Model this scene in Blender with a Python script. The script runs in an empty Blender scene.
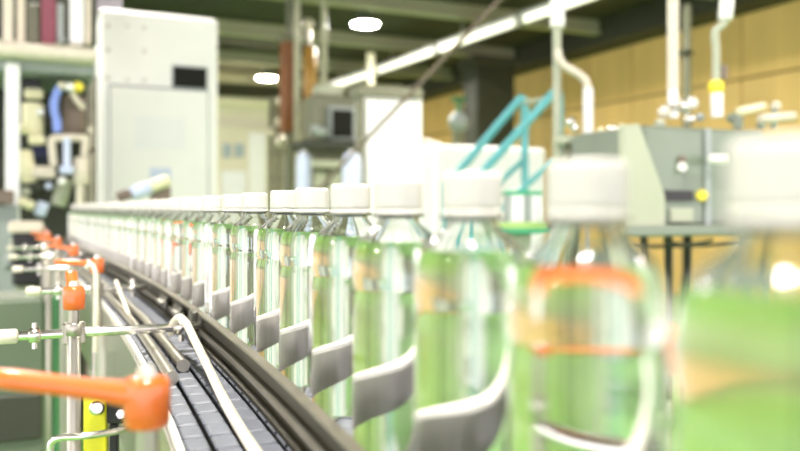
import bpy, math, random
from mathutils import Vector, Matrix
random.seed(7)
R = math.radians
F, HZ, CAMZ = 800.0, 208.0, 1.45          # focal length in pixels, horizon row, camera height

# ------------------------------------------------------------------ camera, world, exposure
scene = bpy.context.scene
cam = bpy.data.cameras.new('camera'); camo = bpy.data.objects.new('camera', cam)
scene.collection.objects.link(camo); scene.camera = camo
camo.location = (0, 0, CAMZ); camo.rotation_euler = (R(90), 0, 0)
cam.sensor_width = 36; cam.lens = 36.0 * F / 800; cam.shift_y = -(225.5 - HZ) / 800
cam.clip_start = .01; cam.clip_end = 100
cam.dof.use_dof = True; cam.dof.focus_distance = .83; cam.dof.aperture_fstop = 4.0
world = bpy.data.worlds.new('world'); scene.world = world; world.use_nodes = True
wb = world.node_tree.nodes['Background']
wb.inputs[0].default_value = (1.0, .925, .975, 1); wb.inputs[1].default_value = 1.25
LAMP = 220.0
vs = scene.view_settings
vs.view_transform = 'Standard'; vs.look = 'None'; vs.gamma = 1; vs.use_curve_mapping = False
vs.exposure = 1.2
cy = scene.cycles
cy.max_bounces = 24; cy.transmission_bounces = 24; cy.glossy_bounces = 6; cy.diffuse_bounces = 4
cy.use_denoising = True; cy.blur_glossy = 1.0; cy.sample_clamp_indirect = 6

# ------------------------------------------------------------------ helpers
def at(x, y, Z):                      # a pixel of the photograph at depth Z
    return Vector(((x - 400) * Z / F, Z, CAMZ - (y - HZ) * Z / F))
col = scene.collection
def tag(o, label=None, cat=None, group=None, kind=None):
    if label: o['label'] = label
    if cat: o['category'] = cat
    if group: o['group'] = group
    if kind: o['kind'] = kind
    return o
def empty(name, loc=(0, 0, 0), rz=0.0):
    o = bpy.data.objects.new(name, None); col.objects.link(o)
    o.location = loc; o.rotation_euler = (0, 0, rz); o.empty_display_size = .05
    return o
def copy_tree(o, parent=None):
    c = o.copy(); col.objects.link(c); c.parent = parent
    for ch in list(o.children): copy_tree(ch, c)
    return c
def frame_of(d):
    d = d.normalized()
    a = Vector((0, 0, 1)) if abs(d.z) < .9 else Vector((1, 0, 0))
    x = d.cross(a).normalized(); y = x.cross(d).normalized()
    return x, y
class MB:
    def __init__(s): s.v = []; s.f = []; s.sm = []
    def _add(s, vs_, fs, smooth=False):
        b = len(s.v); s.v += [tuple(p) for p in vs_]
        s.f += [tuple(b + i for i in f) for f in fs]; s.sm += [smooth] * len(fs)
        return s
    def box(s, x0, x1, y0, y1, z0, z1, b=0.0, m=None):
        """box with chamfered vertical and horizontal edges"""
        if b <= 0:
            P = [Vector((x, y, z)) for z in (z0, z1) for (x, y) in ((x0, y0), (x1, y0), (x1, y1), (x0, y1))]
            Fc = [(3, 2, 1, 0), (4, 5, 6, 7), (0, 1, 5, 4), (1, 2, 6, 5), (2, 3, 7, 6), (3, 0, 4, 7)]
        else:
            b = min(b, (x1 - x0) / 2.2, (y1 - y0) / 2.2, (z1 - z0) / 2.2)
            def ring(i, z):
                X0, X1, Y0, Y1 = x0 + i, x1 - i, y0 + i, y1 - i; c = b
                return [Vector(p + (z,)) for p in ((X0 + c, Y0), (X1 - c, Y0), (X1, Y0 + c), (X1, Y1 - c), (X1 - c, Y1), (X0 + c, Y1), (X0, Y1 - c), (X0, Y0 + c))]
            c = b
            P = ring(b * .9, z0) + ring(0, z0 + b) + ring(0, z1 - b) + ring(b * .9, z1)
            Fc = [tuple(range(7, -1, -1)), tuple(range(24, 32))]
            for k in range(3):
                for i in range(8):
                    j = (i + 1) % 8; Fc.append((k * 8 + i, k * 8 + j, k * 8 + 8 + j, k * 8 + 8 + i))
        if m is not None: P = [m @ p for p in P]
        return s._add(P, Fc)
    def cyl(s, p0, p1, r0, r1=None, n=20, b=0.0):
        p0, p1 = Vector(p0), Vector(p1); r1 = r0 if r1 is None else r1
        d = p1 - p0; L = d.length; u = d / L
        st = [(0, r0), (L, r1)] if b <= 0 else [(0, r0 - b), (b, r0), (L - b, r1), (L, r1 - b)]
        x, y = frame_of(d); P = []; Fc = []; k = len(st)
        for t, r in st:
            for i in range(n):
                a = 2 * math.pi * i / n; P.append(p0 + u * t + (x * math.cos(a) + y * math.sin(a)) * r)
        for q in range(k - 1):
            for i in range(n):
                j = (i + 1) % n; Fc.append((q * n + i, q * n + j, q * n + n + j, q * n + n + i))
        s._add(P, Fc, n > 8)
        s._add(P[:n], [tuple(range(n - 1, -1, -1))]); s._add(P[-n:], [tuple(range(n))])
        return s
    def tube(s, pts, r, n=12, sub=6):
        pts = [Vector(p) for p in pts]; Q = []
        if sub and len(pts) > 2:
            for i in range(len(pts) - 1):
                a = pts[max(i - 1, 0)]; b = pts[i]; c = pts[i + 1]; d = pts[min(i + 2, len(pts) - 1)]
                for k in range(sub):
                    t = k / sub
                    Q.append(.5 * (2 * b + (c - a) * t + (2 * a - 5 * b + 4 * c - d) * t * t + (3 * b - a - 3 * c + d) * t ** 3))
            Q.append(pts[-1])
        else: Q = pts
        P = []; Fc = []; px = None
        for i, q in enumerate(Q):
            d = (Q[min(i + 1, len(Q) - 1)] - Q[max(i - 1, 0)]).normalized()
            if px is None: x, y = frame_of(d)
            else:
                x = (px - d * px.dot(d)).normalized(); y = d.cross(x)
            if px is None: y = d.cross(x)
            px = x
            for k in range(n):
                a = 2 * math.pi * k / n; P.append(q + (x * math.cos(a) + y * math.sin(a)) * r)
        for q in range(len(Q) - 1):
            for i in range(n):
                j = (i + 1) % n; Fc.append((q * n + i, q * n + j, q * n + n + j, q * n + n + i))
        s._add(P, Fc, True)
        s._add(P[:n], [tuple(range(n - 1, -1, -1))]); s._add(P[-n:], [tuple(range(n))])
        return s
    def lathe(s, prof, n=48, c=(0, 0, 0), fold=None):
        """profile of (r, z); r = 0 closes at the axis"""
        P = []; Fc = []; rows = []
        for r, z in prof:
            if r < 1e-6: rows.append([len(P)]); P.append(Vector((c[0], c[1], c[2] + z)))
            else:
                rows.append(list(range(len(P), len(P) + n)))
                for i in range(n):
                    a = 2 * math.pi * i / n; rr = r if fold is None else fold(r, z, a)
                    P.append(Vector((c[0] + rr * math.cos(a), c[1] + rr * math.sin(a), c[2] + z)))
        for A_, B_ in zip(rows, rows[1:]):
            for i in range(n):
                j = (i + 1) % n
                if len(A_) == 1 and len(B_) == 1: continue
                if len(A_) == 1: Fc.append((A_[0], B_[j], B_[i]))
                elif len(B_) == 1: Fc.append((A_[i], A_[j], B_[0]))
                else: Fc.append((A_[i], A_[j], B_[j], B_[i]))
        return s._add(P, Fc, True)
    def sphere(s, c, r, n=16, sz=1.0):
        k = n // 2
        return s.lathe([(r * math.sin(math.pi * i / k), -r * sz * math.cos(math.pi * i / k)) for i in range(k + 1)], n, c)
    def prism(s, poly, y0, y1):          # polygon in x,z extruded along y
        n = len(poly)
        P = [Vector((x, y0, z)) for x, z in poly] + [Vector((x, y1, z)) for x, z in poly]
        Fc = [tuple(range(n)), tuple(range(2 * n - 1, n - 1, -1))]
        for i in range(n):
            j = (i + 1) % n; Fc.append((j, i, n + i, n + j))
        return s._add(P, Fc)
    def build(s, name, mat, parent=None):
        me = bpy.data.meshes.new(name); me.from_pydata(s.v, [], s.f)
        me.polygons.foreach_set('use_smooth', s.sm); me.materials.append(mat); me.update()
        o = bpy.data.objects.new(name, me); col.objects.link(o); o.parent = parent
        return o
def share(name, me, parent):
    o = bpy.data.objects.new(name, me); col.objects.link(o); o.parent = parent; return o

def mat(name, c, rough=.5, metal=0.0, var=.06, scale=20.0, bump=0.0, emit=None, stretch=None, spec=.5, coat=0.0):
    m = bpy.data.materials.new(name); m.use_nodes = True
    nt = m.node_tree; N = nt.nodes; L = nt.links; p = N['Principled BSDF']
    p.inputs['Roughness'].default_value = rough; p.inputs['Metallic'].default_value = metal
    p.inputs['Specular IOR Level'].default_value = spec; p.inputs['Coat Weight'].default_value = coat
    tc = N.new('ShaderNodeTexCoord'); mp = N.new('ShaderNodeMapping'); L.new(tc.outputs['Object'], mp.inputs[0])
    if stretch: mp.inputs['Scale'].default_value = stretch
    nz = N.new('ShaderNodeTexNoise'); nz.inputs['Scale'].default_value = scale; nz.inputs['Detail'].default_value = 4
    L.new(mp.outputs[0], nz.inputs[0])
    rp = N.new('ShaderNodeValToRGB')
    rp.color_ramp.elements[0].position = .3; rp.color_ramp.elements[1].position = .7
    rp.color_ramp.elements[0].color = tuple(max(0, k * (1 - var)) for k in c) + (1,)
    rp.color_ramp.elements[1].color = tuple(min(1, k * (1 + var)) for k in c) + (1,)
    L.new(nz.outputs[0], rp.inputs[0]); L.new(rp.outputs[0], p.inputs['Base Color'])
    if bump > 0:
        bp = N.new('ShaderNodeBump'); bp.inputs['Strength'].default_value = bump; bp.inputs['Distance'].default_value = .002
        L.new(nz.outputs[0], bp.inputs['Height']); L.new(bp.outputs[0], p.inputs['Normal'])
    if emit:
        p.inputs['Emission Color'].default_value = tuple(c) + (1,); p.inputs['Emission Strength'].default_value = emit
    return m
def glassmat(name, c, ior, rough=0.0):
    m = bpy.data.materials.new(name); m.use_nodes = True
    p = m.node_tree.nodes['Principled BSDF']
    p.inputs['Base Color'].default_value = tuple(c) + (1,); p.inputs['Roughness'].default_value = rough
    p.inputs['IOR'].default_value = ior; p.inputs['Transmission Weight'].default_value = 1
    return m
M = dict(
    floor=mat('green_floor_paint', (.19, .42, .105), .35, var=.10, scale=1.5),
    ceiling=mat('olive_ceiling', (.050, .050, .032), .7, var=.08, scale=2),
    beam=mat('beam_paint', (.42, .42, .29), .5, var=.05),
    tan=mat('tan_wall_panel', (.84, .57, .20), .55, var=.07, scale=3, stretch=(1, 1, .1)),
    seam=mat('brown_wall_core', (.34, .22, .07), .7),
    cream_wall=mat('cream_wall', (.78, .74, .58), .6, var=.03, scale=2),
    white=mat('white_enamel', (.92, .92, .91), .35, var=.015, scale=4),
    white2=mat('white_panel_paint', (.88, .89, .92), .4, var=.02, scale=4),
    cap=mat('white_cap_plastic', (.66, .645, .60), .38, var=.01, scale=60, coat=.1),
    steel=mat('brushed_steel', (.50, .48, .42), .34, .9, var=.08, scale=80, stretch=(1, 1, .08)),
    chrome=mat('polished_steel', (.86, .84, .79), .24, 1.0, var=.04, scale=40),
    rail=mat('dark_rail_steel', (.045, .040, .022), .45, .2, var=.10, scale=30),
    railtop=mat('pale_rail_steel', (.30, .28, .22), .40, .7, var=.08, scale=40),  # paler steel for the rail's top edge and ridge lip
    darksteel=mat('dark_steel', (.12, .12, .10), .4, .7, var=.1),
    slat=mat('grey_slat_plastic', (.17, .185, .23), .38, var=.05, scale=60),
    wear=mat('dark_chain_pin', (.10, .10, .11), .5, .3),
    uhmw=mat('white_slide_plastic', (.88, .86, .80), .4, var=.02),
    orange=mat('orange_lever_plastic', (.78, .165, .025), .30, var=.05, scale=50, bump=.1, coat=.7),
    tube=mat('cream_tube_plastic', (.80, .76, .62), .35, var=.03),
    yellow=mat('yellow_bracket_plastic', (.85, .80, .03), .4, var=.03),
    black=mat('black_plastic', (.015, .015, .017), .35, var=.1),
    screen=mat('dark_screen_glass', (.012, .013, .010), .5, var=.05, spec=.12),
    teal=mat('teal_handrail_paint', (.12, .45, .50), .3, var=.04, coat=.2),
    dkgreen=mat('dark_green_paint', (.06, .20, .08), .45, var=.06),
    green=mat('green_crate_plastic', (.06, .42, .22), .45, var=.04),
    lime=mat('lime_plastic', (.42, .62, .22), .45, var=.04),
    sage=mat('sage_grey_steel', (.235, .275, .225), .36, .2, var=.05, scale=6),
    pale=mat('pale_sage_paint', (.44, .47, .36), .4, var=.04, scale=5),
    olive=mat('olive_grey_paint', (.18, .185, .125), .5, var=.06, scale=5),
    sagegreen=mat('muted_green_paint', (.115, .155, .10), .45, var=.08, scale=4),
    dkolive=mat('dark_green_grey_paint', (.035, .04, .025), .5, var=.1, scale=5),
    rust=mat('rust_brown_paint', (.24, .085, .03), .5, var=.12, scale=4),
    gold=mat('amber_paint', (.52, .30, .07), .4, var=.1, scale=4),
    brown=mat('brown_motor_paint', (.20, .15, .12), .5, var=.1),
    beige=mat('beige_valve_paint', (.72, .66, .55), .4, var=.05),
    butter=mat('pale_yellow_paint', (.84, .80, .55), .4, var=.04),
    crimson=mat('crimson_panel', (.22, .03, .06), .45, var=.06),
    lavender=mat('lavender_grey_paint', (.40, .37, .43), .5, var=.04),
    blue=mat('blue_hose_plastic', (.22, .32, .80), .35, var=.05),
    paleblue=mat('pale_blue_plastic', (.62, .70, .92), .35, var=.04),
    navy=mat('navy_motor_paint', (.03, .035, .10), .4, var=.1),
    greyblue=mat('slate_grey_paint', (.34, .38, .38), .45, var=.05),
    lampglass=mat('lit_lamp_diffuser', (1.0, .94, .84), .4, var=0, emit=LAMP),
    tubeglow=mat('lit_fluorescent_tube', (1.0, .98, .82), .4, var=0, emit=.6),
    amberlamp=mat('yellow_lamp_lens', (.95, .78, .05), .2, var=.02),
    water=glassmat('clear_water_bottle', (.985, .995, .985), 1.345),
    pane=mat('window_pane_glass', (.30, .40, .42), .08, var=.05, coat=.3),
)

# ------------------------------------------------------------------ the room (axes u: into the hall, v: across)
A = math.atan2(.42, .908)
U = Vector((-.42, .908, 0)).normalized(); V = Vector((.908, .42, 0)).normalized()
CEIL = CAMZ + 3.3
def roomw(origin, a, b, z=0.0):
    p = Vector(origin) + V * a + U * b; return Vector((p.x, p.y, z))
W0 = (2.53, 17.6, 0)
def structure(name, mb, m, kind=True, parent=None, loc=(0, 0, 0), rz=0):
    o = mb.build(name, m, parent); o.location = loc; o.rotation_euler = (0, 0, rz)
    if kind: o['kind'] = 'structure'
    return o
structure('floor', MB().box(-16, 10.5, -5, 30, -.1, 0), M['floor'])
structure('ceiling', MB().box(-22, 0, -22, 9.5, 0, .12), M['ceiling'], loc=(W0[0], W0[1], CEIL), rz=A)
# right wall: core and separate tan panels
wr = structure('wall_right', MB().box(0, .12, -17, 9.5, 0, CEIL), M['seam'], loc=W0, rz=A)
pan = {}
for row, (z0, z1) in enumerate(((.02, 2.36), (2.40, 3.36), (3.40, CEIL - .02))):
    for k in range(22):
        if k in (8,) and row < 3: pass
        y0 = -17 + k * 1.2
        key = row
        if key not in pan:
            o = MB().box(-.03, -.001, .012, 1.188, z0, z1, .006).build('wall_panel', M['tan'], wr); pan[key] = o.data
        else: o = share('wall_panel', pan[key], wr)
        o.location = (0, y0, 0)
# a dark pillar against the right wall
# back wall
B0 = roomw((-4.5, 23.8, 0), -16, 0)
wbk = structure('wall_back', MB().box(0, 20.2, 0, .12, 0, CEIL), M['cream_wall'], loc=B0, rz=A)
for k in range(3):
    MB().box(0, 20.2, -.03, -.001, 2.3 + k * .75, 2.36 + k * .75).build('wall_rib', M['beam'], wbk)
# ceiling beams across the hall and one along it
for n, b in enumerate((-9.0, -6.3, -3.6, -.9, 1.8, 4.5)):
    structure('trim_%d' % (n + 1), MB().box(-16, -.05, -.04, .04, -.22, -.01).box(-16, -.05, -.10, .10, -.25, -.22), M['beam'], loc=roomw(W0, 0, b, CEIL), rz=A)
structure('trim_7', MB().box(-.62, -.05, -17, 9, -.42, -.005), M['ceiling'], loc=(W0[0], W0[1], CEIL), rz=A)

# ------------------------------------------------------------------ lamps of the hall
def highbay(p, label, group='round high bay lamps'):
    t = empty('ceiling_lamp', p); tag(t, label, 'lamp', group)
    MB().lathe([(.215, .005), (.22, .03), (.20, .07), (.12, .16), (.10, .22), (0, .22)], 32).build('lamp_housing', M['sage'], t)
    MB().lathe([(0, 0), (.20, 0), (.21, .012), (.205, .02), (0, .02)], 32).build('lamp_diffuser', M['lampglass'], t)
    MB().cyl((0, 0, .22), (0, 0, CEIL - p[2] - .005), .012, n=10).build('lamp_stem', M['steel'], t)
L0 = Vector((-.57, 13.1, 0)); LZ = CAMZ + 3.0
for a, b in ((0, 0), (0, 6), (0, -6), (0, -12), (-5, 0), (-5, -6), (-5, -12), (-10, -6), (-10, -12)):
    p = L0 + V * a + U * b
    highbay((p.x, p.y, LZ), 'round glowing high bay lamp hanging from the olive ceiling')
# a line of fluorescent fittings on a tray
q0, q1 = at(330, 86, 18.2), at(566, -2, 10.75); q1.z = q0.z
dq = (q1 - q0); Lq = dq.length; rq = math.atan2(dq.y, dq.x)
tr = empty('light_tray', q0, rq); tag(tr, 'long olive tray carrying the line of fluorescent fittings', 'cable tray')
MB().box(0, Lq + 6, -.02, .16, .06, .10).box(0, Lq + 6, .15, .17, -.06, .10).build('tray_channel', M['olive'], tr)
for k in range(6):
    MB().cyl((k * 2.6 + .4, .07, .10), (k * 2.6 + .4, .07, CEIL - q0.z - .005), .012, n=8).build('hanger_rod', M['steel'], tr)
for k in range(6):
    t = empty('fluorescent_fitting', q0 + dq.normalized() * (k * 2.45 + .02), rq)
    tag(t, 'slim lit fluorescent fitting in the line along the ceiling tray', 'lamp', 'fluorescent fittings on the tray')
    MB().box(0, 2.3, -.02, .12, .012, .058, .008).build('fitting_body', M['white2'], t)
    MB().cyl((.06, .04, -.035), (2.24, .04, -.035), .046, n=14).build('lamp_tube', M['tubeglow'], t)
    for hx in (0, 2.24): MB().box(hx, hx + .06, -.01, .09, -.085, .012, .006).build('tube_holder', M['white2'], t)

# ------------------------------------------------------------------ conveyor curve (plan view)
CO = None
def fit():
    rail = [(358, 447), (320, 413), (283, 379), (242, 344), (201, 311), (161, 286), (115, 263), (86, 249), (70, 241)]
    h = .140
    return [((x - 400) * h / (y - HZ), F * h / (y - HZ)) for x, y in rail]
def polyfit(pts, deg):
    n = deg + 1
    Mx = [[sum(p[1] ** (i + j) for p in pts) for j in range(n)] + [sum(p[0] * p[1] ** i for p in pts)] for i in range(n)]
    for i in range(n):
        pv = Mx[i][i]
        Mx[i] = [k / pv for k in Mx[i]]
        for j in range(n):
            if j != i:
                fct = Mx[j][i]; Mx[j] = [a - fct * b for a, b in zip(Mx[j], Mx[i])]
    return [Mx[i][n] for i in range(n)]
CO = polyfit(fit(), 3)
Y0, Y1, NS = .12, 3.9, 700
_pl = []
for i in range(NS + 1):
    y = Y0 + (Y1 - Y0) * i / NS; _pl.append(Vector((sum(c * y ** k for k, c in enumerate(CO)), y, 0)))
_sl = [0.0]
for a, b in zip(_pl, _pl[1:]): _sl.append(_sl[-1] + (b - a).length)
SL = _sl[-1]
def cur(s, off=0.0, z=0.0):            # point at arc length s along the near guide rail, off metres to its right
    s = min(max(s, 0), SL - 1e-6); lo, hi = 0, NS
    while hi - lo > 1:
        md = (lo + hi) // 2
        if _sl[md] <= s: lo = md
        else: hi = md
    t = (s - _sl[lo]) / (_sl[lo + 1] - _sl[lo]); p = _pl[lo].lerp(_pl[lo + 1], t)
    d0 = _pl[min(lo + 6, NS)] - _pl[max(lo - 6, 0)]; d0.normalize()
    n = Vector((d0.y, -d0.x, 0)); return p + n * off + Vector((0, 0, z)), d0, n
def s_at(Y):                           # arc length at depth Y
    for i, p in enumerate(_pl):
        if p.y >= Y: return _sl[i]
    return SL
def sweep(prof, s0, s1, n=60):         # profile of (offset, z) along the curve, closed, with end caps
    mb = MB(); P = []; Fc = []; k = len(prof)
    for i in range(n + 1):
        s = s0 + (s1 - s0) * i / n
        for o, z in prof: P.append(cur(s, o, z)[0])
    for i in range(n):
        for j in range(k):
            jj = (j + 1) % k; Fc.append((i * k + j, (i + 1) * k + j, (i + 1) * k + jj, i * k + jj))
    mb._add(P, Fc); mb._add(P[:k], [tuple(range(k))]); mb._add(P[-k:], [tuple(range(k - 1, -1, -1))])
    return mb
ZB = CAMZ - .185                       # top of the belt
ZR = CAMZ - .140                       # top of the near rail

# slat chains: a wide one under the bottles, three narrow ones beside the rail
PITCH = .0381
def chain(o0, o1, s0, label):
    p, d, n = cur(s0, (o0 + o1) / 2, ZB)
    t = empty('slat_chain', p); tag(t, label, 'conveyor chain', 'slat chains of the conveyor')
    w = o1 - o0
    me = None; k = 0; s = s0
    while s < SL - .03:
        q, d, n = cur(s + PITCH / 2, (o0 + o1) / 2, ZB)
        if me is None:
            mb = MB().box(-w / 2 + .0008, w / 2 - .0008, -.0163, .0163, -.0048, 0, .0015)
            ob = mb.build('slat', M['slat'], t); me = ob.data
        else: ob = share('slat', me, t)
        ob.location = q - p; ob.rotation_euler = (0, 0, math.atan2(-d.x, d.y)); s += PITCH
    sweep([(o0 + .002, ZB - .010), (o1 - .002, ZB - .010), (o1 - .002, ZB - .005), (o0 + .002, ZB - .005)], s0, SL - .02).build('hinge_band', M['wear'], t).location = -p
    return t
chain(-.0065, .082, .08, 'wide grey slat chain running beneath the row of bottles')
chain(-.035, -.0085, s_at(.42), 'narrow grey slat chain right beside the dark guide rail')
chain(-.058, -.0375, s_at(.42), 'narrow grey slat chain in the middle of the three narrow ones')
chain(-.080, -.0605, s_at(.42), 'outermost narrow grey slat chain beside the cream wear strip')
fr = empty('conveyor_frame', cur(s_at(1.0), 0, 0)[0]); tag(fr, 'steel conveyor frame with legs under the slat chains', 'conveyor')
po = fr.location.copy()
def swp(name, prof, m, s0, s1, parent, base):
    o = sweep(prof, s0, s1).build(name, m, parent); o.location = -base; return o
swp('wear_strip', [(-.0865, ZB - .012), (-.0815, ZB - .012), (-.0815, ZB + .003), (-.0865, ZB + .003)], M['uhmw'], s_at(.42), SL, fr, po)
swp('side_plate', [(-.0895, ZB - .16), (-.0875, ZB - .16), (-.0875, ZB - .004), (-.0895, ZB - .004)], M['steel'], s_at(.42), SL, fr, po)
swp('side_plate', [(.085, ZB - .16), (.089, ZB - .16), (.089, ZB - .002), (.085, ZB - .002)], M['steel'], .05, SL, fr, po)
swp('bed_plate', [(-.087, ZB - .03), (.084, ZB - .03), (.084, ZB - .014), (-.087, ZB - .014)], M['darksteel'], s_at(.42), SL, fr, po)
for Yl in (.5, 1.5, 2.5, 3.2):
    for off in (-.085, .075):
        q = cur(s_at(Yl), off, 0)[0]
        MB().cyl((q.x, q.y, 0.001), (q.x, q.y, ZB - .04), .02, n=14).build('leg', M['steel'], fr).location = -po

# near guide rail: two channel sections with a splice
def guide(s0, s1, label, dz=0.0):
    base = cur(s0, 0, 0)[0]; t = empty('guide_rail', base); tag(t, label, 'guide rail')
    z = ZR + dz
    swp('rail_channel', [(.0032, z - .044), (.0032, z - .001), (-.0050, z - .001), (-.0050, z - .0035), (.0022, z - .0045), (.0022, z - .0200), (-.0022, z - .0215), (-.0022, z - .0305), (.0022, z - .032), (.0022, z - .0395), (-.0050, z - .0405), (-.0050, z - .044)], M['rail'], s0, s1, t, base)
    swp('rail_edge', [(.0034, z - .0025), (.0034, z), (-.0052, z), (-.0052, z - .0025)], M['railtop'], s0, s1, t, base)
    swp('rail_lip', [(-.0022, z - .0295), (-.0022, z - .0225), (-.0034, z - .0235), (-.0034, z - .0285)], M['railtop'], s0, s1, t, base)
    return t, base
SJ = s_at(1.08)
guide(.10, SJ - .002, 'dark steel guide rail channel curving past the bottles in front of the splice plate')
guide(SJ + .002, SL - .02, 'far dark steel guide rail channel running on beyond the splice plate')
q, d, n = cur(SJ, -.010, ZR - .024)
sp = empty('splice_plate', q, math.atan2(-d.x, d.y)); tag(sp, 'dark steel splice plate joining the two guide rails', 'bracket')
MB().box(-.004, .004, -.014, .014, -.022, .026, .0015).build('plate', M['darksteel'], sp)
for yy in (-.007, .007): MB().cyl((-.009, yy, .006), (-.004, yy, .006), .0035, n=6).build('bolt', M['chrome'], sp)
for Yb in (1.22, 1.36):
    q, d, n = cur(s_at(Yb), -.0115, ZR - .018)
    t = empty('rail_bracket', q, math.atan2(-d.x, d.y)); tag(t, 'small angled steel bracket bolted to the far guide rail', 'bracket', 'rail brackets')
    MB().box(.0022, .0068, -.035, .035, -.010, .008, .001).build('bracket_plate', M['darksteel'], t)
    for yy in (-.012, .008): MB().cyl((-.004, yy, 0), (.0022, yy, 0), .0045, n=6).build('bolt', M['chrome'], t)
# lower round guide bars
for off, ya, yb_, lab in ((-.047, .92, 2.6, 'round grey guide bar lying low along the guide rail'), (-.067, .86, 2.6, 'outer round grey guide bar beside the wear strip')):
    pts = [cur(s_at(ya) + (s_at(yb_) - s_at(ya)) * i / 24, off, ZB + .0075)[0] for i in range(25)]
    b = pts[0]; t = empty('guide_bar', b); tag(t, lab, 'guide bar')
    MB().tube([p - b for p in pts], .0065, 14, 0).build('bar', M['steel'], t)
    MB().cyl((0, 0, 0), pts[0] * 1 - b + (pts[0] - pts[1]).normalized() * .006, .0074, n=14).build('end_plug', M['steel'], t)
# far guide rail with white slide strip
base = cur(.1, .077, 0)[0]; t = empty('guide_rail', base); tag(t, 'steel guide rail with white top strip behind the bottles', 'guide rail')
zf = CAMZ - .119
swp('rail_channel', [(.076, zf - .032), (.083, zf - .032), (.083, zf - .003), (.076, zf - .003)], M['steel'], .08, SL - .02, t, base)
swp('slide_strip', [(.0745, zf - .0035), (.084, zf - .0035), (.084, zf), (.0745, zf)], M['uhmw'], .08, SL - .02, t, base)

# ------------------------------------------------------------------ bottles
def make_bottle():
    t = empty('water_bottle')
    outer = [(0, .0055), (.010, .0045), (.017, .0015), (.021, 0), (.0245, .0012), (.0272, .0045), (.0286, .010), (.029, .016), (.029, .0235), (.0284, .0255), (.0284, .0275), (.029, .0295),
             (.029, .060), (.029, .095), (.029, .123), (.0288, .1285), (.0280, .1312), (.0277, .1335), (.0280, .1358), (.0288, .1385), (.0290, .1420), (.0290, .1480), (.0287, .1530), (.0279, .1578), (.0264, .1620), (.0242, .1656), (.0214, .1686), (.0184, .1711),
             (.0158, .1732), (.0139, .1750), (.0129, .1768), (.0127, .1778), (.0127, .1788), (.0160, .1792), (.0165, .1800), (.0160, .1808), (.0127, .1812), (.0125, .1840), (.0125, .2000)]
    fill = .1640
    inner = [(.0113, .2000), (.0113, .1772), (.0118, .1758), (.0131, .1739), (.0151, .1720), (.0177, .1699), (.0205, .1675), (.0226, .1654), (.0238, fill)]
    def round_(pf, k=2):
        return pf
    b = MB().lathe(outer + inner, 64).build('bottle_body', M['water'], t)
    MB().lathe([(.0238, fill), (.012, fill), (0, fill)], 64).build('water_surface', M['water'], t)
    # cap with fine ribs and tamper band
    n = 144
    def rib(r, z, a):
        if r < .0145 or z < .0055 or z > .0205: return r
        return r + .00022 * math.cos(a * 72)
    capz = .180
    c = MB().lathe([(.0128, .0042), (.0150, .0042), (.0151, .0056), (.0150, .0070), (.0149, .0190), (.0147, .0206), (.0141, .0218), (.0130, .0224), (0, .0226)], n, (0, 0, capz), rib).build('cap', M['cap'], t)
    MB().lathe([(.0129, .0004), (.0150, .0002), (.0153, .0010), (.01515, .0038), (.0129, .0040)], 64, (0, 0, capz)).build('tamper_band', M['cap'], c)
    return t
proto = make_bottle()
XS = [786, 586, 473, 400.6, 351.5, 312.5, 285, 255.4, 233.5, 212.3]
ss = []
for x in XS:
    best = min((abs(400 + F * q.x / q.y - x), s) for s in [SL * i / 6000 for i in range(6000)] for q in [cur(s, .036)[0]] if q.y > .12)
    ss.append(best[1])
gap = .108
while ss[-1] + gap < SL - .08: ss.append(ss[-1] + gap * random.uniform(.94, 1.06))
for i, s in enumerate(ss):
    o = proto if i == 0 else copy_tree(proto)
    q, d, n = cur(s, .036 + random.uniform(-.0015, .0015), ZB)
    o.location = q + Vector((0, 0, .0003)); o.rotation_euler = (0, 0, random.uniform(0, 6.28))
    tag(o, 'clear water-filled plastic bottle with a white screw cap standing in the conveyor row', 'bottle', 'bottles on the conveyor')

# ------------------------------------------------------------------ clamp posts with orange levers
def lever_part(t, ang, up, L=.08, z=0.0):
    """orange clamping lever: round hub with a tapering arm, axis of the hub is vertical"""
    mb = MB().lathe([(0, -.0145), (.0112, -.0145), (.0124, -.013), (.0128, -.004), (.0128, .002), (.0127, .009), (.0112, .0125), (.0075, .0135), (0, .0135)], 28, (0, 0, z))
    d = Vector((math.cos(ang), math.sin(ang), 0)); n = Vector((-d.y, d.x, 0)); P = []; Fc = []
    st = [(0, .0110, .0072, .003), (L * .15, .0100, .0066, .003 + up * .12), (L * .32, .0078, .0056, .003 + up * .30), (L * .56, .0070, .0052, .003 + up * .55), (L * .8, .0076, .0054, .003 + up * .8), (L * .95, .0074, .0048, .003 + up * .95), (L, .0045, .0030, .003 + up)]
    for (x, w, h, zz) in st:
        for k in range(12):
            a = 2 * math.pi * k / 12; ca, sa = math.cos(a), math.sin(a)
            e = lambda q: math.copysign(abs(q) ** .6, q)
            P.append(d * x + n * w * e(ca) + Vector((0, 0, z + zz + h * e(sa))))
    for i in range(len(st) - 1):
        for k in range(12):
            j = (k + 1) % 12; Fc.append((i * 12 + k, i * 12 + j, i * 12 + 12 + j, i * 12 + 12 + k))
    mb._add(P, Fc, True); mb._add(P[-12:], [tuple(range(12))])
    lv = mb.build('lever', M['orange'], t)
    MB().cyl((0, 0, z + .0130), (0, 0, z + .0180), .0058, n=6).cyl((0, 0, z + .0180), (0, 0, z + .0195), .004, n=12).build('lever_bolt', M['chrome'], lv)
    return lv
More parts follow.
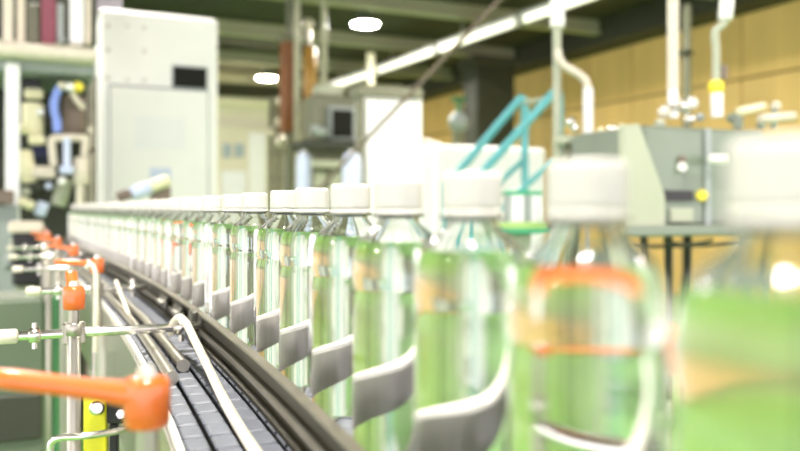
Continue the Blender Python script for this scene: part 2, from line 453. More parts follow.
def post(pos, knob_z, ang, up, label, rod=True, group=None, rodz=CAMZ - .152, left=.10, right=None, L=.08):
    t = empty('clamp_post', (pos[0], pos[1], 0)); tag(t, label, 'clamp post', group)
    zk = knob_z
    best = min(((cur(SL * i / 800)[0] - Vector((pos[0], pos[1], 0))).length, i) for i in range(800))
    if best[0] < .098:
        q, d, n = cur(SL * best[1] / 800); pos = q + n * (-.098 if (Vector((pos[0], pos[1], 0)) - q).dot(n) < 0 else .098); t.location = (pos.x, pos.y, 0)
    MB().cyl((0, 0, .001), (0, 0, zk - .034), .0078, n=20, b=.001).build('post', M['steel'], t)
    MB().cyl((0, 0, .001), (0, 0, .012), .03, n=24, b=.002).build('base_flange', M['darksteel'], t)
    MB().cyl((0, 0, zk - .034), (0, 0, zk - .0155), .0062, n=6).cyl((0, 0, zk - .046), (0, 0, zk - .031), .0092, n=16, b=.001).build('hex_spacer', M['steel'], t)
    lever_part(t, ang, up, L, zk)
    if rod:
        # nearest point on rail to get the rod direction
        best = min(((cur(SL * i / 800)[0] - Vector((pos[0], pos[1], 0))).length, i) for i in range(800))
        q, d, n = cur(SL * best[1] / 800)
        v = Vector((q.x - pos[0], q.y - pos[1], 0)); Ld = v.length; v.normalize()
        w = Vector((-v.y, v.x, 0))
        o = w * -.0142                      # the rod passes just behind the post
        if o.y < 0: o = -o
        rz = rodz
        a0 = o - v * left + Vector((0, 0, rz)); a1 = o + v * (Ld - .0065 if right is None else right) + Vector((0, 0, rz))
        MB().cyl(a0, a1, .0056, n=18, b=.0008).build('cross_rod', M['chrome'], t)
        MB().cyl(a0 - v * .020, a0 + v * .004, .0088, n=18, b=.0015).build('rod_end_cap', M['tube'], t)
        for k, dd in enumerate((left * .66, )):
            c = a0 + v * (left - dd)
            rg = MB().cyl(c - v * .006, c + v * .006, .0092, n=20, b=.001).build('ring_clamp', M['chrome'], t)
            MB().cyl(c + Vector((0, 0, -.016)), c + Vector((0, 0, .0145)), .0032, n=10).build('clamp_screw', M['chrome'], rg)
        c = a1 - v * .026
        rg = MB().cyl(c - v * .007, c + v * .007, .0105, n=20, b=.001).build('rail_clamp', M['chrome'], t)
        MB().cyl(c + Vector((0, 0, -.018)), c + Vector((0, 0, .017)), .0034, n=10).build('clamp_screw', M['chrome'], rg)
        mb = MB(); ag = math.atan2(v.y, v.x)
        mm = Matrix.Translation(o + Vector((0, 0, rz))) @ Matrix.Rotation(ag, 4, 'Z')
        mb.box(-.013, .013, -.0085, .0085, -.013, .013, .002, mm).build('cross_clamp', M['steel'], t)
    return t
KZ = CAMZ - .107
post(at(147, 400, .446), KZ, R(184), .0115, 'clamp post with long orange lever in front of the slat chains', rod=False, L=.088)
post(at(74, 300, .96), KZ, R(116), .022, 'clamp post whose short-looking orange lever sits above the long chrome cross rod', left=.066, L=.05)
post(at(110, 265, 1.5), KZ, R(178), .004, 'clamp post with orange lever beside the rail brackets', left=.10, group='far orange lever posts')
for (x, y, an) in ((88, 250, 160), (77, 241.5, 165), (66, 235.5, 160), (57, 231, 170)):
    Zk = .107 * F / (y - HZ); p = at(x, y, Zk)
    post(p, KZ, R(an), .008, 'clamp post with orange lever in the row leading to the filling machine', left=.12, group='far orange lever posts')
for Yp in (.40, 1.5):
    q = cur(s_at(Yp), .155)[0]
    t = post(q, CAMZ - .078, R(176), .008, 'clamp post with orange lever behind the row of bottles', rod=False, group='orange lever posts behind the bottles')
    best = min(((cur(SL * i / 800, .083)[0] - Vector((q.x, q.y, 0))).length, i) for i in range(800))
    c = cur(SL * best[1] / 800, .0845)[0]; v = c - Vector((q.x, q.y, 0)); Lr = v.length; v.normalize()
    MB().cyl(Vector((0, 0, CAMZ - .125)), v * Lr + Vector((0, 0, CAMZ - .125)), .0055, n=14).build('cross_rod', M['chrome'], t)

# ------------------------------------------------------------------ tubes and the yellow sensor bracket
def hose(pts, r, m, label, cat='tube', name='flexible_tube', grp=None):
    b = at(*pts[-1]); P = [at(*p) - b for p in pts]
    o = MB().tube(P, r, 12, 8).build(name, m); o.location = b
    tag(o, label, cat, grp); return o
hose([(171, 334, 1.03), (173, 324, 1.02), (179, 318, 1.0), (186, 323, .98), (194, 339, .94), (207, 365, .86), (222, 396, .745), (240, 428, .655), (262, 462, .56)], .0048, M['tube'], 'cream plastic tube arching over the rod end and down across the slat chains')
hose([(116, 281, 1.42), (119, 289, 1.40), (125, 305, 1.34), (129, 315, 1.30)], .0036, M['tube'], 'thin cream tube slanting down between two clamp posts')
hose([(86, 268, 1.42), (90, 265, 1.42), (94, 268, 1.42), (96, 280, 1.42), (96, 320, 1.42), (95, 352, 1.42)], .0045, M['tube'], 'cream tube bent like a cane behind the chrome cross rod')
pb = at(94, 430, 1.02); t = empty('sensor_bracket', (pb.x, pb.y, 0)); tag(t, 'yellow sensor bracket with black sensor and chrome bolts beside the post', 'sensor')
pt = lambda x, y, Z=1.02: at(x, y, Z) - Vector((pb.x, pb.y, 0))
zt, zb_ = at(0, 395, 1.02).z, at(0, 480, 1.02).z
def pbox(x0, x1, y0, y1, Z0, Z1, name, m, par, b=.0015):
    a_, c_ = pt(x0, y1, Z0), pt(x1, y0, Z0); return MB().box(a_.x, c_.x, Z0 - pb.y, Z1 - pb.y, a_.z, c_.z, b).build(name, m, par)
pbox(83, 106, 395, 490, 1.02, 1.032, 'bracket_plate', M['yellow'], t)
pbox(106, 124, 398, 424, 1.015, 1.04, 'sensor_body', M['black'], t)
pbox(109, 117, 424, 490, 1.02, 1.03, 'sensor_stem', M['black'], t)
o = MB().cyl(pt(97, 408, 1.019), pt(97, 408, 1.006), .0095, n=20, b=.003).cyl(pt(97, 408, 1.006), pt(97, 408, .999), .0065, n=6).build('bolt', M['chrome'], t)
MB().cyl(pt(121, 414, 1.014), pt(121, 414, 1.004), .006, n=6).build('bolt', M['chrome'], t)
MB().cyl(pt(94, 391, 1.026), pt(94, 396, 1.026), .007, n=14).build('bolt', M['chrome'], t)
zz = at(0, 490, 1.02).z
MB().cyl((.012, .01, 0.001), (.012, .01, zz + .004), .009, n=14).build('stand_rod', M['darksteel'], t)
hose([(52, 462, .93), (50, 449, .93), (53, 441, .93), (62, 437.5, .93), (80, 436.5, .93), (100, 434, .94), (118, 431, .96), (127, 427, .99), (128, 420, 1.0)], .0042, M['chrome'], 'bent chrome wire hook passing in front of the post', 'hook', 'wire_hook')

# ------------------------------------------------------------------ machine helper: boxes aligned with the hall
class Mach:
    """a thing whose front face starts at pixel column xl at depth Z and runs along the hall's cross axis"""
    def __init__(s, name, xl, Z, label, cat, group=None):
        s.Z = Z; s.o = Vector(((xl - 400) * Z / F, Z, 0)); s.t = empty(name, s.o, A); tag(s.t, label, cat, group)
    def u(s, x, dep=0.0):              # local x of a pixel column on the plane at local depth dep
        k = (x - 400) / F; o = s.o + U * dep
        return (k * o.y - o.x) / (V.x - k * V.y)
    def z(s, x, y, dep=0.0):
        l = s.u(x, dep); Zp = (s.o + U * dep + V * l).y
        return CAMZ - (y - HZ) * Zp / F
    def box(s, x0, x1, yt, yb, d0, d1, name, m, b=.004, par=None):
        zt = s.z((x0 + x1) / 2, yt, d0); zb = .001 if yb is None else s.z((x0 + x1) / 2, yb, d0)
        return MB().box(s.u(x0, d0), s.u(x1, d0), d0, d1, zb, zt, b).build(name, m, par or s.t)
    def p(s, x, y, dep=0.0): return Vector((s.u(x, dep), dep, s.z(x, y, dep)))
    def cyl(s, a, b, rpx, name, m, par=None, n=18, bev=0.0):
        r = rpx * s.Z / F; return MB().cyl(s.p(*a), s.p(*b), r, n=n, b=bev).build(name, m, par or s.t)
    def tube(s, pts, rpx, name, m, par=None):
        return MB().tube([s.p(*q) for q in pts], rpx * s.Z / F, 14, 6).build(name, m, par or s.t)
    def ball(s, a, rpx, name, m, sz=1.0, par=None):
        return MB().sphere(s.p(*a), rpx * s.Z / F, 18, sz).build(name, m, par or s.t)

# white control cabinet
k = Mach('control_cabinet', 100, 5.5, 'tall white control cabinet with a small black screen', 'cabinet')
k.box(100, 218, 13, None, 0, .55, 'cabinet_body', M['white'], .02)
k.box(109, 209, 86.8, 332, -.006, -.001, 'door_edge_shade', M['greyblue'], .001)  # grey rim added as the shadow line around the door edge
d = k.box(110.4, 207.6, 88.6, 330, -.026, -.0065, 'cabinet_door', M['white'], .008)
k.box(113, 116, 200, 214, -.05, -.0265, 'door_handle', M['steel'], .004, d)
o = k.box(172, 208, 66, 89, -.012, -.001, 'screen_bezel', M['greyblue'], .003)
k.box(173.5, 206.5, 67.5, 87.5, -.016, -.0125, 'screen', M['screen'], .001, o)
k.box(134, 186, 117, 150, -.030, -.0265, 'notice_plate', M['white2'], .001)
k.box(150, 171, 168, 184, -.032, -.0265, 'blue_plate', M['paleblue'], .001)
for (x, y) in ((108, 26), (127, 26), (144, 28), (108, 50), (144, 51), (108, 78), (127, 80), (144, 80)):
    k.cyl((x, y, -.006), (x, y, -.001), 2.2, 'rivet', M['steel'])
k.box(96, 122, -6, 12, .1, .5, 'top_duct', M['lavender'], .01)
# sensor barrel leaning over the row, in front of the cabinet
k = Mach('inspection_camera', 116, 4.2, 'leaning cylindrical inspection camera in brown, white and beige before the cabinet', 'camera')
k.cyl((117, 198, 0), (133, 192.5, 0), 5.2, 'lens_barrel', M['brown'], bev=.004)
k.cyl((131, 194, 0), (151, 187, 0), 7.2, 'camera_body', M['paleblue'], bev=.006)
k.cyl((150, 187, 0), (169, 179.5, 0), 6.6, 'rear_cover', M['butter'], bev=.006)
k.box(152, 171, 187, 203, .02, .10, 'mount_block', M['brown'])
k.box(157, 166, 203, None, .03, .08, 'mount_stand', M['steel'])

# filling machine on the left
k = Mach('filling_machine', -30, 4.15, 'tall filling machine with cream shelf, valves and hoses', 'machine')
def legs(xs, yt, yb, d0, w, m, name):
    for x0, x1 in xs: k.box(x0, x1, yt, yb, d0, d0 + w, name, m, .008)
legs(((5, 20),), 62, None, 0, .09, M['white2'], 'column')
legs(((-28, -14),), 62, None, .7, .08, M['white2'], 'column')
legs(((86, 95),), 62, None, .72, .07, M['brown'], 'column')
k.box(-30, 97, 43, 57, -.10, .9, 'shelf', M['beige'], .02)
k.box(-30, 96, 57.5, 72, .06, .85, 'shelf_beam', M['greyblue'], .01)
k.box(-30, 97, 72, None, .88, .92, 'rear_panel', M['dkolive'], .004)
k.box(3, 13, -60, 43, 0, .06, 'upper_post', M['beige'], .006)
k.box(17, 25, -60, 43, .1, .16, 'upper_post', M['beige'], .006)
k.box(70, 84, -60, 43, -.02, .06, 'upper_post', M['white2'], .006)
k.box(86, 91, -60, 43, .2, .26, 'upper_post', M['beige'], .006)
k.box(27, 40, 3, 43, .15, .3, 'valve_box', M['olive'], .01)
k.box(41, 56, -60, 43, .1, .2, 'red_guard', M['crimson'], .004)
k.cyl((60, 43, .12), (60, 4, .12), 3.6, 'upper_pipe', M['greyblue'])
k.ball((62, 40, .0), 4, 'union', M['greyblue'])
k.box(-30, 97, -40, 40, .84, .88, 'upper_panel', M['dkolive'], .004)
k.box(21, 41, 78, 104, .30, .42, 'dark_housing', M['black'], .006)
k.box(24, 44, 88, 98, .22, .298, 'label_block', M['butter'], .01)
k.cyl((33, 103, .2), (33, 135, .2), 11, 'valve_body', M['butter'], bev=.01)
k.cyl((28, 140, .12), (45, 140, .12), 5.5, 'amber_cup', M['butter'], bev=.012)
k.cyl((31, 154, .3), (50, 154, .3), 9, 'drive_motor', M['navy'], bev=.01)
k.box(32, 56, 166, 178, .12, .22, 'gear_block', M['beige'], .01)
k.cyl((24, 150, .18), (30, 183, .18), 8, 'valve_body', M['butter'], bev=.012)
k.tube([(60, 88, .1), (56, 95, .1), (54, 108, .1), (57, 122, .1), (57, 132, .1)], 4.6, 'air_hose', M['blue'])
k.ball((62, 86, .08), 4.5, 'pipe_joint', M['beige'])
k.ball((70, 87, .04), 4.8, 'white_knob', M['white'])
k.ball((78, 87, .06), 5.8, 'signal_lamp', M['amberlamp'])
k.cyl((74, 96, .25), (74, 136, .25), 12, 'motor', M['brown'], bev=.01)
k.tube([(72, 92, .1), (76, 100, .1), (84, 108, .12)], 3, 'bent_pipe', M['beige'])
k.tube([(54, 166, .1), (52, 148, .1), (52, 140, .1), (58, 138, .1), (80, 138, .1), (85, 140, .1), (84, 156, .1)], 4.2, 'loop_pipe', M['beige'])
k.cyl((81, 157, .1), (81, 185, .1), 8, 'nozzle_body', M['beige'], bev=.012)
k.cyl((80, 185, .1), (80, 215, .1), 4.5, 'nozzle', M['beige'])
k.cyl((67, 138, .04), (67, 166, .04), 3.8, 'piston_rod', M['paleblue'])
k.cyl((67, 166, .04), (67, 174, .04), 7.6, 'piston_flange', M['paleblue'], bev=.008)
k.ball((62, 181, .03), 4.4, 'ball_joint', M['white'])
k.cyl((66, 178, .2), (58, 206, .2), 8, 'drop_chute', M['pale'], bev=.008)
k.cyl((19, 200, .0), (34, 207, .0), 5.2, 'pale_roller', M['butter'], bev=.01)
k.box(-20, 14, 190, 204, -.2, -.1, 'dark_arm', M['brown'], .01)
k.box(-25, 18, 205, 300, -.05, .2, 'lower_cover', M['greyblue'], .01)
k.cyl((44, 202, .1), (39, 216, .1), 6, 'foot_valve', M['paleblue'], bev=.008)
for x0, x1 in ((88, 90), (92, 94.5)): k.box(x0, x1, 75, 215, .5, .55, 'guide_strip', M['beige'], .002)
for (x, y, r_, m_) in ((22, 128, 5, 'butter'), (40, 112, 4, 'white'), (26, 192, 5, 'pale'), (38, 188, 4.5, 'dkolive'), (49, 186, 4, 'paleblue'), (90, 130, 3.5, 'beige'), (92, 150, 3, 'brown')):
    k.ball((x, y, .12), r_, 'fitting', M[m_])

for (x, y, d0) in ((33, 92, .4), (33, 118, .2), (36, 140, .12), (40, 154, .3), (44, 172, .2), (27, 166, .18), (56, 112, .1), (62, 86, .08), (70, 87, .04), (78, 87, .06), (74, 116, .25), (70, 138, .1), (81, 170, .1), (67, 170, .04), (62, 181, .03), (62, 192, .2), (26, 203, 0), (41, 209, .1), (22, 128, .12), (40, 112, .12), (26, 192, .12), (38, 188, .12), (49, 186, .12), (90, 130, .12), (92, 150, .12)):
    c = k.p(x, y, d0)
    MB().cyl(c, (c.x, .879, c.z), .009, n=8).build('mounting_pin', M['darksteel'], k.t)
# dark motor box and green cabinet low on the left
k = Mach('drive_unit', 8, 3.3, 'black conveyor drive unit on a green pedestal beside the lever posts', 'machine')
k.box(12, 40, 232, 286, 0, .25, 'drive_box', M['black'], .01)
k.box(8, 44, 222, 233, -.02, .27, 'drive_lid', M['beige'], .008)
k.box(16, 34, 286, None, .06, .18, 'pedestal', M['pale'], .006)
k.cyl((4, 262, .1), (12, 262, .1), 9, 'shaft_housing', M['greyblue'], bev=.006)
k = Mach('low_cabinet', -72, 1.75, 'low pale green cabinet with a panel coloured dark for shade at the base', 'cabinet')
k.box(-72, 46, 300, None, 0, .2, 'cabinet_body', M['sagegreen'], .01)
k.box(-68, 42, 398, 445, -.012, -.001, 'shade_panel', M['dkolive'], .004)  # flat dark panel on the front, shade put in by colour
k.box(52, 60, 296, None, .02, .06, 'corner_post', M['dkgreen'], .006)

# partition with windows at the far end
k = Mach('partition_cabin', 205, 17.0, 'cream partition cabin with small windows at the far end of the hall', 'cabin')
k.box(205, 268, 106, None, 0, 2.0, 'cabin_wall', M['cream_wall'], .02)
k.box(203, 270, 98, 106, -.15, 2.1, 'cabin_roof', M['butter'], .02)
k.box(205, 268, 119, 127, -.06, -.001, 'fascia_band', M['beige'], .01)
for x0, x1 in ((222, 232), (234, 245)):
    w = k.box(x0, x1, 142, 159, -.04, -.001, 'window', M['beige'], .008)
    k.box(x0 + 1.2, x1 - 1.2, 144, 157, -.05, -.041, 'pane', M['pane'], .002, w)
k.box(249, 266, 133, None, -.05, -.001, 'door_leaf', M['white'], .01)
k.box(222, 246, 171, 260, -.05, -.001, 'lower_panel', M['white2'], .01)
k = Mach('pipe_stand', 266, 12.0, 'slim stand of steel pipes with round white valves', 'pipes')
for x in (270, 277, 284): k.box(x, x + 3.2, 96, None, 0, .05, 'stand_pipe', M['olive'], .004)
for x, y, r_ in ((281, 101, 5), (279, 122, 4), (281, 141, 6), (292, 147, 6.5), (272, 132, 4)): k.ball((x, y, -.08), r_, 'valve_head', M['beige'])
k.box(286, 293, 155, None, -.06, 0, 'white_leg', M['white2'])

# brown and amber columns with steel posts
k = Mach('brown_duct', 284, 11.5, 'rust brown square duct rising to the ceiling', 'duct')
k.box(284, 300, 40, 132, 0, .22, 'duct_body', M['rust'], .01)
k.box(282, 302, 34, 41, -.03, .25, 'duct_flange', M['olive'], .01)
k.box(288, 297, 132, None, .04, .18, 'duct_foot', M['olive'], .01)
MB().cyl((k.u(292), .12, k.z(292, 36)), (k.u(292), .12, CEIL - .02), .05, n=14).build('duct_stem', M['olive'], k.t)
k = Mach('amber_tank', 303, 11.9, 'amber cylindrical tank between two steel posts', 'tank')
k.cyl((310, 46, .12), (310, 122, .12), 6.5, 'tank_shell', M['gold'], bev=.03, n=28)
k.cyl((310, 120, .12), (310, 128, .12), 8, 'tank_ring', M['greyblue'])
k.ball((308, 24, .12), 6, 'tank_valve', M['beige']); k.cyl((309, 46, .12), (308, 25, .12), 2.5, 'tank_neck', M['steel'])
MB().cyl((k.u(310, .12), .12, .001), (k.u(310, .12), .12, k.z(310, 122, .12)), .05, n=14).build('tank_leg', M['olive'], k.t)
for (x, lab) in ((297, 'thin steel post beside the rust brown duct'), (324, 'thin steel post standing right of the amber tank')):
    p_ = at(x, 208, 11.0); t = empty('steel_post', (p_.x, p_.y, 0)); tag(t, lab, 'post')
    MB().box(-.038, .038, -.038, .038, .012, CEIL - .26, .006).build('post_tube', M['beam'], t)
    MB().box(-.09, .09, -.09, .09, .001, .012, .002).build('base_plate', M['steel'], t)
p_ = at(371, 208, 15.2); t = empty('steel_post', (p_.x, p_.y, 0)); tag(t, 'pale yellow post standing behind the white louvred cabinet', 'post')
MB().box(-.075, .075, -.075, .075, .012, CEIL - .36, .01).build('post_tube', M['butter'], t)
MB().box(-.14, .14, -.14, .14, .001, .012, .002).build('base_plate', M['steel'], t)

# olive machine with a monitor, pale drums in front
k = Mach('press_machine', 300, 10.2, 'olive grey press machine with a black monitor panel', 'machine')
k.box(312, 362, 96, None, .1, .5, 'machine_body', M['olive'], .03)
k.box(306, 366, 140, 150, -.1, .52, 'machine_table', M['dkolive'], .02)
m_ = k.box(330, 356, 106, 140, -.02, .098, 'monitor_case', M['greyblue'], .01)
k.box(333, 353, 110, 137, -.05, -.021, 'monitor_screen', M['screen'], .006, m_)
k.cyl((312, 128, -.1), (326, 134, -.1), 5, 'motor', M['greyblue'], bev=.01)
k.box(318, 345, 84, 96, .2, .45, 'top_casing', M['pale'], .03)
k.box(300, 366, 160, 168, -.05, .0, 'front_bar', M['pale'], .01)
for x0, x1 in ((315, 326), (330, 341)): k.box(x0, x1, 171, 200, .08, .099, 'access_panel', M['pale'], .004)
for (x, Z, lab) in ((304, 9.0, 'pale blue plastic drum left of the press machine'), (352, 8.1, 'pale blue plastic drum beside the white louvred cabinet')):
    p_ = at(x, 153, Z); hh = p_.z; r_ = 7.6 * Z / F if x < 330 else 10 * Z / F
    t = empty('plastic_drum', (p_.x, p_.y, 0)); tag(t, lab, 'drum')
    s_ = hh
    MB().lathe([(0, .801), (r_ * .96, .801), (r_, .82), (r_, 1.1), (r_ * 1.04, 1.12), (r_ * 1.04, 1.15), (r_, 1.17), (r_, s_ - .12), (r_ * .9, s_ - .05), (r_ * .6, s_), (0, s_)], 28).build('drum_shell', M['paleblue'], t)
    MB().cyl((0, 0, s_ - .005), (0, 0, s_ + .03), r_ * .3, n=16, b=.004).build('drum_cap', M['white'], t)
    MB().box(-r_ * 1.1, r_ * 1.1, -r_ * 1.1, r_ * 1.1, .70, .80, .01).box(-r_, -r_ * .8, -r_, r_, .001, .70).box(r_ * .8, r_, -r_, r_, .001, .70).build('drum_stand', M['olive'], t)

# white louvred cabinet in the middle
k = Mach('louvred_cabinet', 364, 8.6, 'tall white cabinet with vertical panels under a grey frame', 'cabinet')
k.box(364, 422, 97, None, .02, .28, 'cabinet_body', M['white'], .01)
for x0, x1 in ((366, 378), (379.5, 392), (393.5, 406), (407.5, 420)): k.box(x0, x1, 100, 300, -.005, .019, 'door_panel', M['white2'], .006)
k.box(360, 423, 86, 97, -.05, .32, 'top_frame', M['olive'], .01)
k.box(359, 364, 97, None, -.05, .05, 'side_frame', M['olive'], .01)
# slanting cable from the ceiling
a0, a1 = at(500, 0, 5.4), at(318, 190, 7.4)
a1 = a1 + (a1 - a0) * (a1.z / (a0.z - a1.z)) * .999
dd = (a0 - a1); a2 = a1 + dd * ((CEIL - .01 - a1.z) / dd.z)
o = MB().cyl(Vector((0, 0, 0)), a2 - a1, .017, n=12).build('stay_cable', M['brown']); o.location = a1
tag(o, 'thin dark stay cable slanting from the ceiling down across the white louvred cabinet', 'cable')

# dark pillar and service lines on the right wall
for (x0, x1, yb, lab, m_) in ((476, 515, None, 'wide dark pillar standing before the tan wall', 'dkolive'),):
    k = Mach('wall_pillar', x0, 15.0, lab, 'pillar')
    k.box(x0, x1, 64, None, 0, .5, 'pillar_shaft', M[m_], .02)
    k.box(x0 - 3, x1 + 3, 56, 66, -.06, .56, 'pillar_head', M['ceiling'], .02)
k = Mach('service_duct', 684, 9.4, 'narrow dark service duct running down the tan wall', 'duct')
k.box(687, 692, 4, None, 0, .08, 'duct_body', M['olive'], .01)
k.box(685.5, 693.5, 50, 55, -.02, .09, 'duct_clip', M['dkolive'], .004)
k = Mach('green_valve_unit', 446, 12.0, 'small green valve unit on a stand before the tan wall', 'valve')
k.ball((459, 122, .1), 11, 'valve_body', M['greyblue']); k.cyl((459, 112, .1), (459, 100, .1), 3, 'valve_stem', M['dkgreen'])
k.cyl((452, 99, .1), (466, 99, .1), 2.4, 'handwheel', M['dkgreen']); k.box(455, 463, 130, None, .05, .15, 'stand', M['olive'])

# white machine housing with teal stair rails in front
k = Mach('white_housing', 420, 6.2, 'long low white machine housing behind the teal stair rails', 'machine')
k.box(434, 546, 146, None, 0, .7, 'housing_body', M['white'], .02)
k.box(420, 433.5, 150, None, .05, .6, 'end_cover', M['white2'], .02)
k.cyl((423, 142, .2), (438, 146, .2), 4.5, 'vent_pipe', M['beige'])
for x0, x1 in ((438, 470), (473, 505), (508, 542)): k.box(x0, x1, 152, 260, -.012, -.001, 'side_panel', M['white2'], .004)
ZS = 4.6
p0 = at(521, 97, ZS); t = empty('stair_rails', (p0.x, p0.y, 0)); tag(t, 'pair of teal tubular stair handrails with uprights and treads', 'handrail')
b0 = Vector((p0.x, p0.y, 0))
def tp(x, y, Z): return at(x, y, Z) - b0
def rail(xt, yt, xb, yb, Z):
    top, bot = tp(xt, yt, Z), tp(xb, yb, Z + .0)
    fl = bot + (bot - top) * ((bot.z - .15) / (top.z - bot.z))
    fl = Vector((fl.x, fl.y, .9)) if False else bot + (bot - top) * .45
    g = top + Vector((0.0, 0, -.02))
    hr = MB().tube([fl, bot, top + (bot - top) * .08, top + Vector((.008, 0, -.004)), Vector((top.x + .022, top.y, top.z - .05)), Vector((top.x + .022, top.y, top.z - .2))], .024, 14, 5).build('handrail', M['teal'], t)
    MB().cyl(Vector((top.x + .022, top.y, .001)), Vector((top.x + .022, top.y, top.z - .2)), .022, n=14).build('upright', M['teal'], t)
    MB().cyl(Vector((fl.x, fl.y, .001)), fl + Vector((0, 0, .01)), .022, n=14).build('upright', M['teal'], t)
    ml = top + (bot - top) * .5 + Vector((0, 0, -.32))
    MB().cyl(Vector((top.x + .022, top.y, top.z - .35)), bot + Vector((0.0, 0, -.30)), .016, n=12).build('mid_rail', M['teal'], t)
    return top, fl
r1 = rail(521, 98, 470, 158, ZS); r2 = rail(555, 91, 497, 156, ZS - .3)
MB().cyl(r1[0] + Vector((.01, 0, -.03)), r2[0] + Vector((.01, 0, -.03)), .014, n=12).build('top_link', M['pale'], t)
for i in range(4):
    f_ = (i + .6) / 4.2; a_ = r1[0].lerp(r1[1], f_); b_ = r2[0].lerp(r2[1], f_); zz = .72 - i * .19
    MB().box(a_.x - .06, a_.x + .14, b_.y, a_.y, zz, zz + .03, .004).build('tread', M['sage'], t)
# small crate stand
k = Mach('crate_stand', 500, 3.0, 'grey slatted crate on a green tray and stand below the stair rails', 'crate')
k.box(500, 549, 222, 230, -.02, .2, 'tray', M['lime'], .006)
k.box(497, 552, 229, 234, -.03, .22, 'tray_rim', M['green'], .004)
k.box(505, 545, 191, 195, 0, .18, 'crate_rim', M['green'], .004)
for i in range(6):
    x0 = 506 + i * 6.6; k.box(x0, x0 + 4.8, 195, 222, .0, .02, 'slat', M['white2'] if i % 3 else M['greyblue'], .002)
k.box(507, 543, 195, 222, .14, .16, 'crate_back', M['greyblue'], .004)
k.box(516, 532, 234, None, .04, .14, 'stand', M['pale'], .006)

# pipes dropping from the ceiling on the right
def drop(x, Z, pts, rpx, m, name, label, extra=()):
    p_ = at(*pts[0][:2], Z); t = empty(name, (p_.x, p_.y, 0)); tag(t, label, 'pipe'); b = Vector((p_.x, p_.y, 0))
    return t, b
def pp(x, y, Z, b): return at(x, y, Z) - b
Zp = 3.8
t, b = drop(557, Zp, [(557, 0)], 0, None, 'drop_pipe', 'pale pipe from the ceiling with a bent branch behind a bottle cap')
tz = CEIL - .005
MB().cyl(pp(557.5, 27, Zp, b), Vector((0, 0, tz)) + Vector((.004, 0, 0)), .034, n=20).build('sleeve', M['white'], t)
MB().cyl(pp(557, 170, Zp, b), pp(557, 28, Zp, b), .020, n=18).build('pipe', M['pale'], t)
MB().cyl(pp(557, 170, Zp, b) * 1, Vector((pp(557, 170, Zp, b).x, 0, .001)), .020, n=18).build('pipe_foot', M['pale'], t)
MB().tube([pp(558, 50, Zp - .05, b), pp(559, 58, Zp - .05, b), pp(565, 66, Zp - .05, b), pp(580, 75, Zp - .05, b), pp(586, 82, Zp - .05, b), pp(588, 92, Zp - .05, b), pp(588, 110, Zp - .05, b)], .019, 14, 6).build('branch', M['beige'], t)
MB().cyl(pp(588, 88, Zp - .05, b), pp(588, 145, Zp - .05, b), .024, n=18).build('branch_sleeve', M['white2'], t)
MB().cyl(pp(588, 145, Zp - .05, b), Vector((pp(588, 145, Zp - .05, b).x, -.05, .001)), .018, n=14).build('branch_foot', M['steel'], t)
Zp = 3.2
t, b = drop(673, Zp, [(673, 0)], 0, None, 'drop_pipe', 'straight white pipe dropping from the ceiling onto the grey tank machine')
MB().cyl(pp(673, 90, Zp, b), Vector((0, 0, tz)), .022, n=20).build('pipe', M['beige'], t)
MB().cyl(pp(673, 118, Zp, b), pp(673, 90, Zp, b), .021, n=20).build('pipe_end', M['white'], t)
MB().lathe([(0, 0), (.036, 0), (.038, .01), (.036, .022), (0, .022)], 20, pp(673, 110, Zp, b)).build('flange', M['steel'], t)
t, b = drop(727, Zp, [(727, 0)], 0, None, 'drop_pipe', 'kinked white pipe with a yellow fitting above the grey tank machine')
MB().cyl(pp(725, 20, Zp, b), pp(728, -10, Zp, b), .028, n=20, b=.006).build('sleeve', M['white'], t)
MB().cyl(pp(728, -10, Zp, b), Vector((pp(728, -10, Zp, b).x, 0, tz)), .026, n=20).build('upper_pipe', M['white'], t)
MB().tube([pp(726, 16, Zp, b), pp(723, 24, Zp, b), pp(716, 30, Zp, b), pp(715, 38, Zp, b), pp(716, 50, Zp, b), pp(716, 84, Zp, b)], .016, 14, 6).build('bent_pipe', M['pale'], t)
MB().cyl(pp(716, 93, Zp, b), pp(716, 81, Zp, b), .030, n=18, b=.006).build('yellow_fitting', M['amberlamp'], t)
MB().cyl(pp(717, 117, Zp, b), pp(717, 93, Zp, b), .024, n=18).build('lower_sleeve', M['white'], t)
MB().box(*(lambda c: (c.x - .012, c.x + .012, c.y - .012, c.y + .012, c.z - .03, c.z + .03))(pp(724, 72, Zp, b)), .004).build('side_clip', M['brown'], t)

# grey tank machine on legs
k = Mach('tank_machine', 628, 2.9, 'sage grey tank machine on thin dark legs with a slot and yellow button', 'machine')
k.box(645, 768, 128, 226, 0, .45, 'tank_body', M['sage'], .015)
mbp = MB(); k_ = k
poly = [(k.u(622, -.02), k.z(640, 226)), (k.u(622, -.02), k.z(640, 127)), (k.u(636, -.02), k.z(640, 125)), (k.u(662, -.02), k.z(640, 196)), (k.u(662, -.02), k.z(640, 226))]
mbp.prism(poly, -.035, -.002).build('slanted_cover', M['pale'], k.t)
k.box(618, 772, 225, 236, -.06, .5, 'machine_bed', M['sage'], .008)
k.box(663, 694, 190.5, 201, -.012, -.001, 'slot', M['black'], .002)
k.cyl((702, 195.5, -.02), (702, 195.5, -.001), 6, 'yellow_button', M['amberlamp'], bev=.003)
k.box(706, 712, 128, 226, -.012, -.001, 'body_rib', M['greyblue'], .003)
k.cyl((682, 167, -.02), (682, 167, -.001), 5, 'sight_glass', M['white'], bev=.003)
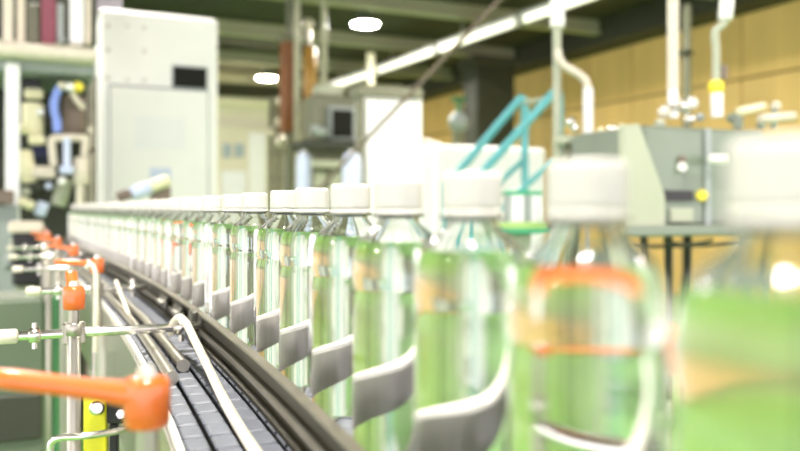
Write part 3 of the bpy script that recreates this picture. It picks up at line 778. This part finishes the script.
k.cyl((682, 160, -.016), (682, 160, -.001), 4.5, 'latch', M['brown'], bev=.003)
k.box(671, 694, 208, 222, -.012, -.001, 'name_plate', M['pale'], .003)
k.cyl((710, 159, -.06), (729, 159.5, -.06), 5, 'side_handle', M['white'], bev=.006)
for x in (646, 671, 690, 750): k.box(x, x + 2.6, 236, None, .05, .09, 'leg', M['dkolive'], .004)
k.box(640, 768, 244, 247, .02, .06, 'cross_bar', M['dkolive'], .003)
k.tube([(664, 240, -.03), (680, 244, -.03), (700, 243, -.03), (712, 240, -.03)], 1.6, 'cable_loop', M['dkolive'])
for (x, y, r_, m2) in ((664, 112, 7, 'beige'), (684, 106, 8, 'chrome'), (692, 103, 7, 'white'), (700, 117, 5, 'greyblue'), (660, 124, 6, 'pale'), (690, 119, 6, 'chrome'), (732, 118, 6, 'sage')):
    k.ball((x, y, .15), r_, 'top_valve', M[m2])
k.cyl((738, 112, .1), (764, 106, .1), 5, 'top_pipe', M['butter'], bev=.004)
k.cyl((760, 119, .05), (794, 116, .05), 5.5, 'top_pipe', M['beige'], bev=.004)
k.ball((776, 106, .2), 6, 'top_valve', M['beige'])
k.box(738, 744, 112, 129, .1, .13, 'pipe_stub', M['sage']); k.box(762, 766, 119, 129, .05, .08, 'pipe_stub', M['sage']); k.box(774, 778, 108, 129, .18, .2, 'pipe_stub', M['sage'])
# valve manifold behind the next cap
k = Mach('valve_manifold', 566, 3.4, 'row of small chrome valves on a pale manifold left of the tank machine', 'valves')
k.box(565, 632, 136, 146, 0, .1, 'manifold_block', M['pale'], .01)
for (x, y, r_, m2) in ((575, 128, 5, 'chrome'), (601, 131, 4, 'butter'), (613, 130, 6, 'chrome'), (622, 128, 4.5, 'butter'), (615, 140, 7, 'white2'), (571, 122, 5.5, 'chrome')):
    k.ball((x, y, -.01), r_, 'valve', M[m2])
k.box(567, 573, 146, None, .02, .06, 'leg', M['olive']); k.box(622, 628, 146, None, .02, .06, 'leg', M['olive'])
k.box(566, 630, 160, 190, .02, .08, 'rear_plate', M['olive'], .006)
